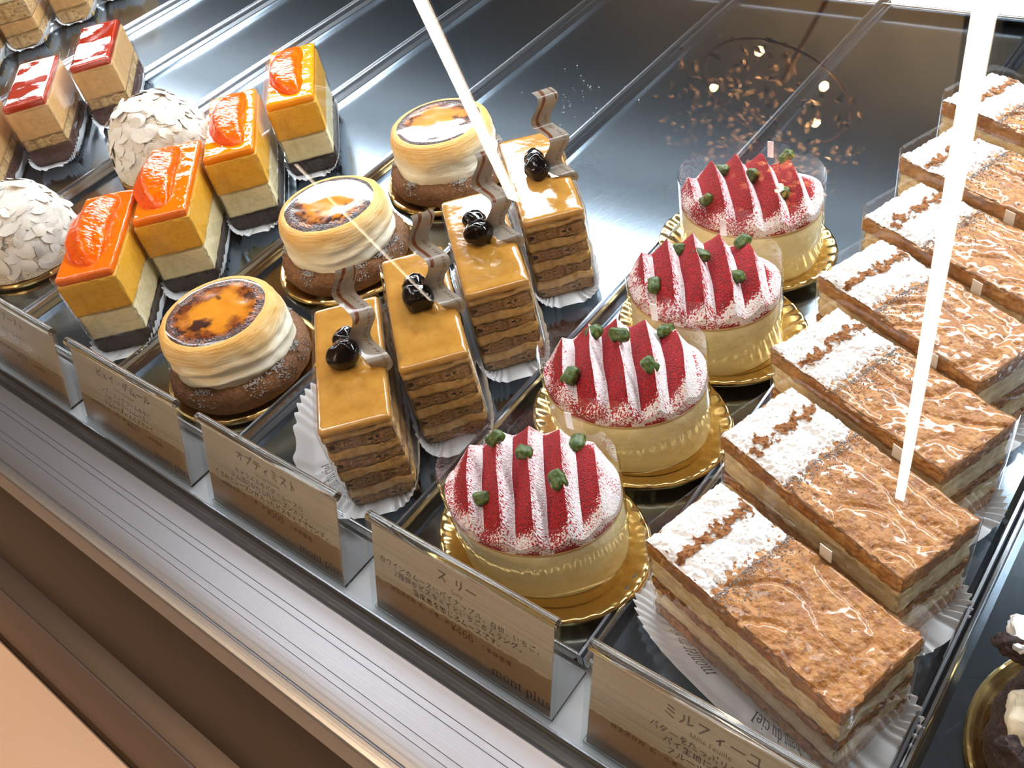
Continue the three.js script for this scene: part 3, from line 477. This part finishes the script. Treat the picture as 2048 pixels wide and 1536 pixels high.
// ------------------------------------------------------------------ caramelised cream tarts
const discTex = (k) => tex(512, 512, (u, v) => {
  const x = (u - 0.5) * 2, y = (v - 0.5) * 2, r = Math.hypot(x, y), a = fbm(x * 3 + k * 9, y * 3, 1.5, 5), b = fbm(x * 11 + k * 5, y * 11, 4.5, 4);
  let c = mix3([206, 124, 18], [232, 158, 40], clamp(0.5 + a)); c = mix3(c, [118, 54, 12], clamp(smooth(0.34, 0.80, r + a * 0.7) * 1.0)); c = mix3(c, [46, 20, 8], clamp(smooth([0.66, 0.52, 0.58][k], [0.98, 0.86, 0.92][k], r + b * 0.6 + a * 0.5))); c = mix3(c, [62, 26, 10], clamp((fbm(x * 2.6 + k * 3.1, y * 2.6, 7.7, 4) - 0.12) * 5)); return c;
}, true, THREE.ClampToEdgeWrapping);
const discBump = tex(512, 512, (u, v) => { const x = (u - 0.5) * 2, y = (v - 0.5) * 2, r = Math.hypot(x, y); return 0.5 + 0.45 * fbm(x * 2.2, y * 2.2, 3, 2) + 0.5 * smooth(0.6, 0.95, r) * fbm(x * 22, y * 22, 5, 3); }, false, THREE.ClampToEdgeWrapping);
const toastTex = (k) => tex(512, 256, (u, v) => { const a = fbm(Math.cos(u * 6.283) * 2 + k, Math.sin(u * 6.283) * 2, v * 4, 4), b = fbm(u * 50, v * 22, 3 + k, 3); return mix3([245, 238, 216], [226, 170, 84], clamp(smooth(0.30, 0.92, v + a * 0.22) * 1.0 + b * 0.22)); }, true, THREE.RepeatWrapping);
function puits(x, z, k, tilt, label, boardLabel) {
  roundBoard(x, z, 0.0505, boardLabel);
  const g = thing('cream_tart', label, 'cake', [x, BASE + 0.0014, z], k * 1.9, 'caramelised cream tarts');
  const tartGeo = grid(120, 12, (u, v) => { const a = u * 2 * Math.PI, prof = [[0.002, 0.0002], [0.040, 0.0002], [0.0425, 0.001], [0.0445, 0.005], [0.0450, 0.010], [0.0435, 0.0145], [0.0405, 0.0172], [0.037, 0.0178], [0.034, 0.0165], [0.02, 0.016], [0.002, 0.016]], s = v * 10, i = Math.min(9, Math.floor(s)), f = s - i, r = lerp(prof[i][0], prof[i + 1][0], f), y = lerp(prof[i][1], prof[i + 1][1], f), d = 1 + 0.05 * fbm(Math.cos(a) * 4 + k, Math.sin(a) * 4, v * 3, 3) + 0.008 * Math.cos(a * 26) * smooth(0.2, 0.35, v) * (1 - smooth(0.45, 0.6, v)); return [Math.cos(a) * r * d, y + (v > 0.45 ? 0.0016 * fbm(Math.cos(a) * 5, Math.sin(a) * 5, k, 3) : 0), -Math.sin(a) * r * d, u * 5.6, v * 1.2]; }, true);
  part('tart_shell', tartGeo, M.tart, g, 'brown baked choux ring');
  const tx = (y) => Math.sin(tilt) * y;
  const creamGeo = grid(110, 30, (u, v) => { const a = u * 2 * Math.PI, P = [[0.012, 0.010], [0.030, 0.0115], [0.0370, 0.016], [0.0385, 0.023], [0.0378, 0.027], [0.0386, 0.033], [0.0382, 0.0380], [0.0366, 0.0432], [0.0346, 0.0455], [0.0318, 0.0464], [0.002, 0.0466]], s = v * 10, i = Math.min(9, Math.floor(s)), f = s - i, r = lerp(P[i][0], P[i + 1][0], f), y = lerp(P[i][1], P[i + 1][1], f);
    const lob = fbm(Math.cos(a) * 1.6 + k * 4, Math.sin(a) * 1.6, y * 50, 3), fold = 0.0016 * Math.sin(y * 700 + Math.sin(a * 2 + k) * 2.2) * smooth(0.12, 0.2, v) * (1 - smooth(0.45, 0.6, v)) * smooth(-0.3, 0.8, Math.sin(a + 2.2 + k));
    const rr = r * (1 + 0.10 * lob * (1 - smooth(0.6, 0.9, v))) + fold; return [Math.cos(a) * rr + tx(y), y, -Math.sin(a) * rr, u, v]; }, true);
  part('cream', creamGeo, std({ map: toastTex(k), roughness: 0.55, bumpMap: bumpFine, bumpScale: 0.0004 }), g, 'toasted custard cream');
  const disc = grid(64, 10, (u, v) => { const a = u * 2 * Math.PI, r = 0.0322 * Math.pow(v, 0.8), w = 0.6 * fbm(Math.cos(a) * v * 2 + k, Math.sin(a) * v * 2, 2, 3); return [Math.cos(a) * r * (1 + 0.03 * noise(Math.cos(a) * 3 + k, Math.sin(a) * 3)) + tx(0.050), (v > 0.99 ? 0.0460 : 0.0474 - 0.0007 * v * v + 0.0016 * w * (1 - v * 0.5)), -Math.sin(a) * r, 0.5 + Math.cos(a) * v * 0.49, 0.5 + Math.sin(a) * v * 0.49]; }, true);
  disc.setIndex([...disc.index.array].reverse()); disc.computeVertexNormals();
  part('caramel_disc', disc, phy({ map: discTex(k), roughness: 0.16, clearcoat: 1, clearcoatRoughness: 0.03, bumpMap: discBump, bumpScale: 0.0014, side: THREE.DoubleSide }), g, 'burnt amber caramel top');
  seed(40 + k); const crumbs = [], o = new THREE.IcosahedronGeometry(0.0005).scale(1, 0.6, 1);
  for (let i = 0; i < 900; i++) { const cl = Math.floor(rnd(9)), a = cl * 0.698 + k * 1.3 + Math.sin(cl * 5 + k) * 0.3 + rnd(-0.11, 0.11) * (0.4 + rnd() * 1.6), r = 0.0395 + rnd(-0.0015, 0.0055), y = r > 0.0425 ? 0.0175 - (r - 0.0425) * 3.2 : 0.0180; crumbs.push(place(o.clone(), Math.cos(a) * r, y + rnd(0.0004), Math.sin(a) * r, rnd(3), rnd(3), 0, rnd(0.5, 1.5))); }
  const sg = part('icing_sugar', mergeGeometries(crumbs), M.sugar, g, 'white icing sugar'); sg.userData.kind = 'stuff';
}
puits(-0.4475, -0.1885, 0, -0.03, 'caramelised cream tart nearest the price cards', 'gold board under the nearest cream tart');
puits(-0.4640, -0.3010, 1, 0.0, 'middle caramelised cream tart of its row of three', 'gold board under the middle cream tart');
puits(-0.4600, -0.4110, 2, 0.0, 'caramelised cream tart furthest back, white glare on its caramel', 'gold board under the furthest cream tart');

// ------------------------------------------------------------------ raspberry cream ovals
const OA = 0.0415, OB = 0.0335;
const pistGeo = [0, 1].map((k) => softBox(0.0074, 0.0048, 0.0056, 0.0022, 0.0006, (p) => fbm(p.x * 300 + k * 9, p.y * 300, p.z * 300, 2) * 0.0014));
// ridges run across the oval; powder lies on the flank that faces -u
const RID = R(50);
const powderBump = tex(1024, 1024, (u, v) => 0.5 + 0.4 * noise(u * 90, v * 90, 2) + 0.35 * noise(u * 180, v * 180, 5), false);
function sully(x, z, th, k, ridgeTurn, label, boardLabel, bx0, bz0) {
  ovalBoard(bx0, bz0, 0, boardLabel);
  const g = thing('raspberry_cream_oval', label, 'cake', [x, BASE + 0.0016, z], -R(th), 'raspberry cream ovals');
  const rd = RID + ridgeTurn - R(th), ux = Math.sin(rd), uz = -Math.cos(rd), P = 0.0146;  // u runs to the picture's right
  const height = (px, pz) => { const rho = Math.hypot(px / OA, pz / OB), u = px * ux + pz * uz, w = (px * uz - pz * ux), t0 = u / P + 0.5 + k * 0.13 + 0.10 * noise(w * 40 + k * 3, u * 20), t = t0 - Math.floor(t0), s = t < 0.62 ? t / 0.62 : (1 - t) / 0.38;
    const ridge = 0.0115 * (s * 0.72 + 0.28 * s * s) , fall = 1 - Math.pow(clamp(rho), 5); return { t, s, rho, y: 0.0380 + fall * (0.0080 + ridge) * (1 - 0.18 * rho * rho) + (1 - fall) * ridge * 0.45 }; };
  const map = tex(1024, 1024, (uu, vv) => { const px = (uu - 0.5) * 2.1 * OA, pz = (vv - 0.5) * 2.1 * OB, h = height(px, pz), grain = noise(uu * 96, vv * 96, k * 3.3) * 0.8 + noise(uu * 190, vv * 190, 3) * 0.6, patch = fbm(uu * 5, vv * 5, k * 2.2, 3);
    const flank = h.t < 0.62 ? 1.6 : 0.26 * (1 - smooth(0.62, 0.98, h.t)) - 0.25 * smooth(0.62, 0.9, h.t) + [0.18, -0.02, 0.30, 0.40][k] + patch * 0.35, edge = smooth(0.72, 0.95, h.rho);
    const q = flank * (1 - edge) + edge * (0.44 + patch * 0.9 - smooth(0, 0.03, px * ux + pz * uz) * 0.28) + grain * 0.9;
    const red = smooth(0.46, 0.54, q); return mix3([246, 238, 238], mix3([104, 0, 8], [186, 2, 26], clamp(0.55 + grain * 1.1)), red); }, true, THREE.ClampToEdgeWrapping);
  const mat = std({ map, roughness: 0.8, bumpMap: powderBump, bumpScale: 0.0009 });
  const top = grid(220, 110, (u, v) => { const a = u * 2 * Math.PI, s = Math.pow(v, 0.75), px = Math.cos(a) * OA * s, pz = -Math.sin(a) * OB * s; return [px, height(px, pz).y, pz, 0.5 + px / (2.1 * OA), 0.5 + pz / (2.1 * OB)]; }, true);
  top.setIndex([...top.index.array].reverse()); top.computeVertexNormals();
  part('piped_cream', top, mat, g, 'ridged white cream dusted with red powder');
  const side = grid(160, 6, (u, v) => { const a = u * 2 * Math.PI, px = Math.cos(a) * OA, pz = -Math.sin(a) * OB, y1 = height(px, pz).y; return [px, lerp(0.0335, y1, v), pz, 0.5 + px * lerp(0.80, 0.99, v) / (2.1 * OA), 0.5 + pz * lerp(0.80, 0.99, v) / (2.1 * OB)]; }, true);
  part('cream_side', side, mat, g);
  const base = grid(120, 8, (u, v) => { const a = u * 2 * Math.PI, d = 1 + 0.012 * fbm(Math.cos(a) * 3 + k, Math.sin(a) * 3, v * 3, 3), lid = v > 0.9 ? 0.98 : 1; return [Math.cos(a) * OA * d * lid, v * 0.0338, -Math.sin(a) * OB * d * lid, u * 5, v * 0.8]; }, true);
  part('mousse_base', base, M.mousse, g, 'pale yellow mousse');
  part('biscuit_line', new THREE.TorusGeometry(1, 0.018, 6, 90).scale(OA * 0.993, OB * 0.993, 0.05).rotateX(Math.PI / 2).translate(0, 0.0338, 0), M.caramelCream, g);
  const fw = part('film_wrap', grid(120, 3, (u, v) => { const a = u * 2 * Math.PI; return [Math.cos(a) * (OA + 0.0014), lerp(0.0006, 0.0545, v), -Math.sin(a) * (OB + 0.0014)]; }, true), M.film, g, 'clear plastic film collar');
  { const a = R([78, 79, 90, 88][k]), gx = Math.cos(a) * (OA + 0.0017), gz = -Math.sin(a) * (OB + 0.0017); const t = part('tape_tag', bx(0.0036, 0.011, 0.0003, 0, 0, 0), M.tape, fw, 'white tape tag'); t.position.set(gx, 0.0490, gz); t.rotation.y = Math.atan2(gx / OA, gz / OB); }
  seed(90 + k);
  for (const [u, w] of [[-0.0245, 0.008], [-0.0125, -0.019], [0.000, -0.006], [0.0145, 0.0125], [0.0255, -0.018]]) {
    const uu = u + rnd(-0.002, 0.002), ww = w + rnd(-0.002, 0.002), px = uu * ux - ww * uz * -1 * -1, pz = uu * uz + ww * ux, s = Math.min(1, 0.93 / Math.hypot(px / OA, pz / OB)), hx = px * s, hz = pz * s;
    const p = part('pistachio', pistGeo[Math.floor(rnd(2))], M.pistachio, g, 'green pistachio piece'); p.position.set(hx, height(hx, hz).y + 0.0014, hz); p.rotation.set(rnd(-0.6, 0.6), rnd(6.28), rnd(-0.6, 0.6)); p.scale.setScalar(rnd(1.2, 1.4));
  }
}
sully(-0.2035, -0.1790, -18, 0, 0, 'raspberry cream oval nearest the price cards', 'fluted gold board under the nearest raspberry oval', -0.2020, -0.1762);
sully(-0.2065, -0.2620, -18, 1, R(2), 'second raspberry cream oval from the price cards', 'fluted gold board under the second raspberry oval', -0.2060, -0.2610);
sully(-0.2055, -0.3400, -10, 2, R(4), 'third raspberry cream oval from the price cards', 'fluted gold board under the third raspberry oval', -0.2030, -0.3420);
sully(-0.2185, -0.4200, -10, 3, R(2), 'raspberry cream oval furthest back, beside the empty tray', 'fluted gold board under the furthest raspberry oval', -0.2205, -0.4170);

// ------------------------------------------------------------------ mille-feuilles
const FL = 0.098, FW = 0.0425, FH = 0.056;
const sideN = (k, amp) => (p, n) => Math.abs(n.y) > 0.8 ? 0.0006 * fbm(p.x * 60, p.z * 60, k, 2) : fbm(p.x * 240 + k, p.y * 420, p.z * 240, 3) * amp;
const milleLayers = [['pastry_layer', softBox(FL, 0.009, FW, 0.0012, 0.0016, sideN(1, 0.002)).translate(0, 0.0055, 0), 1], ['custard_layer', softBox(FL - 0.001, 0.0135, FW - 0.001, 0.0014, 0.0018, sideN(2, 0.0016)).translate(0, 0.0165, 0), 0], ['pastry_layer', softBox(FL, 0.0065, FW, 0.0012, 0.0016, sideN(3, 0.002)).translate(0, 0.0262, 0), 1], ['custard_layer', softBox(FL - 0.001, 0.0165, FW - 0.001, 0.0014, 0.0018, sideN(4, 0.0016)).translate(0, 0.0375, 0), 0]];
const puffH = (k) => (x, z) => { let y = 0.0030 * fbm(x * 46 + k * 5, z * 46, 1.7, 3) + 0.0005 * fbm(x * 190, z * 190, k, 2);
  y -= 0.0014 * Math.pow(1 - Math.abs(noise(x * 36 + k * 9, z * 52, 4)), 14);
  const gx = ((x + k * 0.004) / 0.0125 % 1 + 1) % 1 - 0.5, gz = ((z + 0.003 * Math.sin(x * 300 + k)) / 0.0125 % 1 + 1) % 1 - 0.5; y -= 0.0011 * Math.exp(-(gx * gx + gz * gz) * 180); return y; };
const puffTop = [0, 1, 2].map((k) => { const h = puffH(k); return softBox(FL + 0.0008, 0.0098, FW + 0.0008, 0.0016, 0.00085, (p, n) => n.y > 0.3 ? h(p.x, p.z) : Math.abs(n.y) < 0.7 ? fbm(p.x * 260 + k, p.y * 500, p.z * 260, 3) * 0.0018 : 0).translate(0, 0.0506, 0); });
// a patch of powder lying on the pastry: kept where cover(x, z) > 0
function powder(x0, x1, z0, z1, cell, cover, hgt) {
  const nx = Math.round((x1 - x0) / cell), nz = Math.round((z1 - z0) / cell), pos = [], uv = [], idx = [], at = [];
  for (let j = 0; j <= nz; j++) for (let i = 0; i <= nx; i++) { const x = lerp(x0, x1, i / nx), z = lerp(z0, z1, j / nz); at.push(cover(x, z)); pos.push(x, hgt(x, z), z); uv.push(x / TILE, z / TILE); }
  for (let j = 0; j < nz; j++) for (let i = 0; i < nx; i++) { const a = j * (nx + 1) + i, b = a + 1, c = a + nx + 1, d = c + 1; if (at[a] + at[b] + at[c] + at[d] > 0) idx.push(a, c, b, b, c, d); }
  const g = new THREE.BufferGeometry(); g.setAttribute('position', new THREE.Float32BufferAttribute(pos, 3)); g.setAttribute('uv', new THREE.Float32BufferAttribute(uv, 2)); g.setIndex(idx); g.computeVertexNormals(); return g;
}
const powders = [0, 1, 2].map((k) => {
  const h = puffH(k), top = 0.0555, edge = -FL / 2 + 0.0365, X = FL / 2 - 0.0004, Z = FW / 2 - 0.0004;
  const cov = (x, z) => { const inset = Math.min(x + X, Z - Math.abs(z)); return Math.min(edge + 0.006 * fbm(z * 60 + k * 7, 2, 1, 3) + 0.010 * fbm(x * 330, z * 330, k, 3) - x, inset + 0.0006) / 0.004 + fbm(x * 200, z * 200, k + 4, 3) * 0.4; };
  const bump = (x, z) => top + h(x, z) + 0.0014 * clamp(cov(x, z) * 0.9) + (0.0013 * fbm(x * 420, z * 420, k, 3) + 0.0004 * noise(x * 1100, z * 1100, k)) - 0.0001;
  const sug = powder(-X, edge + 0.012, -Z, Z, 0.00042, cov, (x, z) => cov(x, z) > -0.1 ? bump(x, z) : top + h(x, z) - 0.0006);
  seed(300 + k); const grains = [], o = new THREE.IcosahedronGeometry(0.00032).scale(1, 0.35, 1);
  for (let i = 0; i < 420; i++) { const x = edge + 0.001 + Math.abs(rnd() * rnd() * rnd()) * 0.03, z = rnd(-Z, Z); grains.push(place(o.clone(), x, top + h(x, z) + 0.0002, z, rnd(3), rnd(3), 0, rnd(0.5, 1.6))); }
  strip(sug); const all = mergeGeometries([sug, ...grains].map((q) => { const n = q.index ? q.toNonIndexed() : q; return strip(n); }));
  const mid = -FL / 2 + 0.0175, cc = (x, z) => (0.0036 - Math.abs(x - mid - 0.0016 * noise(z * 120, k))) / 0.0034 + fbm(x * 260, z * 260, k + 9, 3) * 3.6 - 0.2;
  const cin = powder(mid - 0.007, mid + 0.007, -Z + 0.001, Z - 0.001, 0.00045, (x, z) => cc(x, z) > 0 ? 1 : -3, (x, z) => bump(x, z) + (cc(x, z) > 0 ? 0.0006 + 0.0008 * Math.max(0, noise(x * 900, z * 900, k)) : -0.0004));
  return [all, cin];
});
const milleFilm = filmGeo(FL + 0.0042, FW + 0.0042, 0.006, 0.0022, FH + 0.0042, 96);
function mille(x, z, th, k, label, lk, linerLabel) {
  const g = thing('mille_feuille', label, 'cake', [x, BASE + 0.0006, z], -R(th), 'mille-feuilles');
  for (const [n, geo, p] of milleLayers) part(n, geo, p ? M.puffSide : M.custard, g);
  const v = k % 3, pt = part('puff_pastry_top', puffTop[v], M.puffTop, g, 'glazed brown puff pastry');
  const s = part('icing_sugar', powders[v][0], M.sugar, pt, 'white icing sugar band'); s.userData.kind = 'stuff';
  const c = part('cinnamon_band', powders[v][1], M.cinnamon, pt, 'brown cinnamon crumb line'); c.userData.kind = 'stuff';
  const fw = part('film_wrap', milleFilm, M.film, g, 'clear plastic film collar');
  const t = part('tape_tag', bx(0.0055, 0.0075, 0.0003, 0, 0, 0), M.tape, fw, 'white tape tag'); t.position.set(0.004 + (k % 2) * 0.004, FH + 0.0006, -(FW + 0.0042) / 2 - 0.0002);
  liner(x, z, th, lk, linerLabel);
}
const ord = ['second', 'third', 'fourth', 'fifth', 'sixth'];
mille(-0.0840, -0.1790, 15.8, 0, 'mille-feuille nearest the price cards, sugar band with cinnamon line', 'milleFront', 'fluted paper liner under the nearest mille-feuille');
[[-0.0847, -0.2399, 19.2], [-0.0891, -0.2964, 20.5], [-0.0930, -0.3528, 22.5], [-0.0925, -0.4090, 20.5], [-0.0959, -0.4670, 20.2]].forEach(([x, z, th], i) => mille(x, z, th, i + 1, ord[i] + ' mille-feuille from the price cards, in a row of seven', 'mille', 'paper liner under the ' + ord[i] + ' mille-feuille from the cards'));
mille(-0.0965, -0.5325, 20.2, 6, 'mille-feuille furthest back in its row', 'mille', 'paper liner under the furthest mille-feuille');

// ------------------------------------------------------------------ dusted chocolate cake at the corner
{
  const x = 0.0375, z = -0.2005; roundBoard(x, z, 0.0495, 'gold board under the dusted chocolate cake at the corner');
  const g = thing('chocolate_cake', 'chocolate cake with cream and icing sugar cut off by the lower right corner', 'cake', [x, BASE + 0.0014, z], 0.4);
  part('chocolate_sponge', grid(64, 12, (u, v) => { const a = u * 2 * Math.PI, r = 0.042 * Math.sqrt(Math.max(0.0005, 1 - Math.pow(v, 3))), d = 1 + 0.1 * fbm(Math.cos(a) * 4, Math.sin(a) * 4, v * 4, 3); return [Math.cos(a) * r * d, v * 0.030, -Math.sin(a) * r * d, u * 5, v]; }, true), M.cocoa, g);
  seed(77);
  for (let i = 0; i < 5; i++) { const a = 3.0 + i * 0.75, m = part('cream_rosette', softBox(0.020, 0.014, 0.011, 0.005, 0.0012, (p) => fbm(p.x * 130 + i, p.y * 130, p.z * 130, 3) * 0.003), M.cream, g, 'white cream'); m.position.set(Math.cos(a) * 0.033, 0.022, -Math.sin(a) * 0.033); m.rotation.set(0.2, a + 1.57, 0.5); }
  for (let i = 0; i < 70; i++) { const a = rnd(6.283), r = 0.044 * Math.sqrt(rnd()), dusted = rnd() < 0.55; const m = part('chocolate_shaving', softBox(rnd(0.012, 0.022), rnd(0.004, 0.008), rnd(0.006, 0.011), 0.0018, 0.0012, (p) => fbm(p.x * 260 + i, p.y * 260, p.z * 260, 3) * 0.004), dusted ? M.sugar : M.cocoa, g); m.position.set(Math.cos(a) * r, 0.034 + rnd(0.014) - r * 0.25, -Math.sin(a) * r); m.rotation.set(rnd(-0.8, 0.8), rnd(6.28), rnd(-0.8, 0.8)); }
}
// crumbs on the empty part of a tray
{
  seed(63); const o = new THREE.OctahedronGeometry(0.0006), parts = [];
  for (let i = 0; i < 46; i++) { const far = rnd() < 0.4; parts.push(place(o.clone(), far ? rnd(-0.06, 0.06) : rnd(-0.012, 0.012), 0.0005, far ? rnd(-0.06, 0.09) : rnd(-0.03, 0.03), rnd(3), rnd(3), 0, rnd(0.5, 1.5))); }
  const s = solo('sugar_crumbs', 'few white sugar crumbs on the empty steel tray', 'crumbs', mergeGeometries(parts), M.sugar, [-0.442, BASE, -0.545]); s.userData.kind = 'stuff';
}
renderer.render(scene, camera);
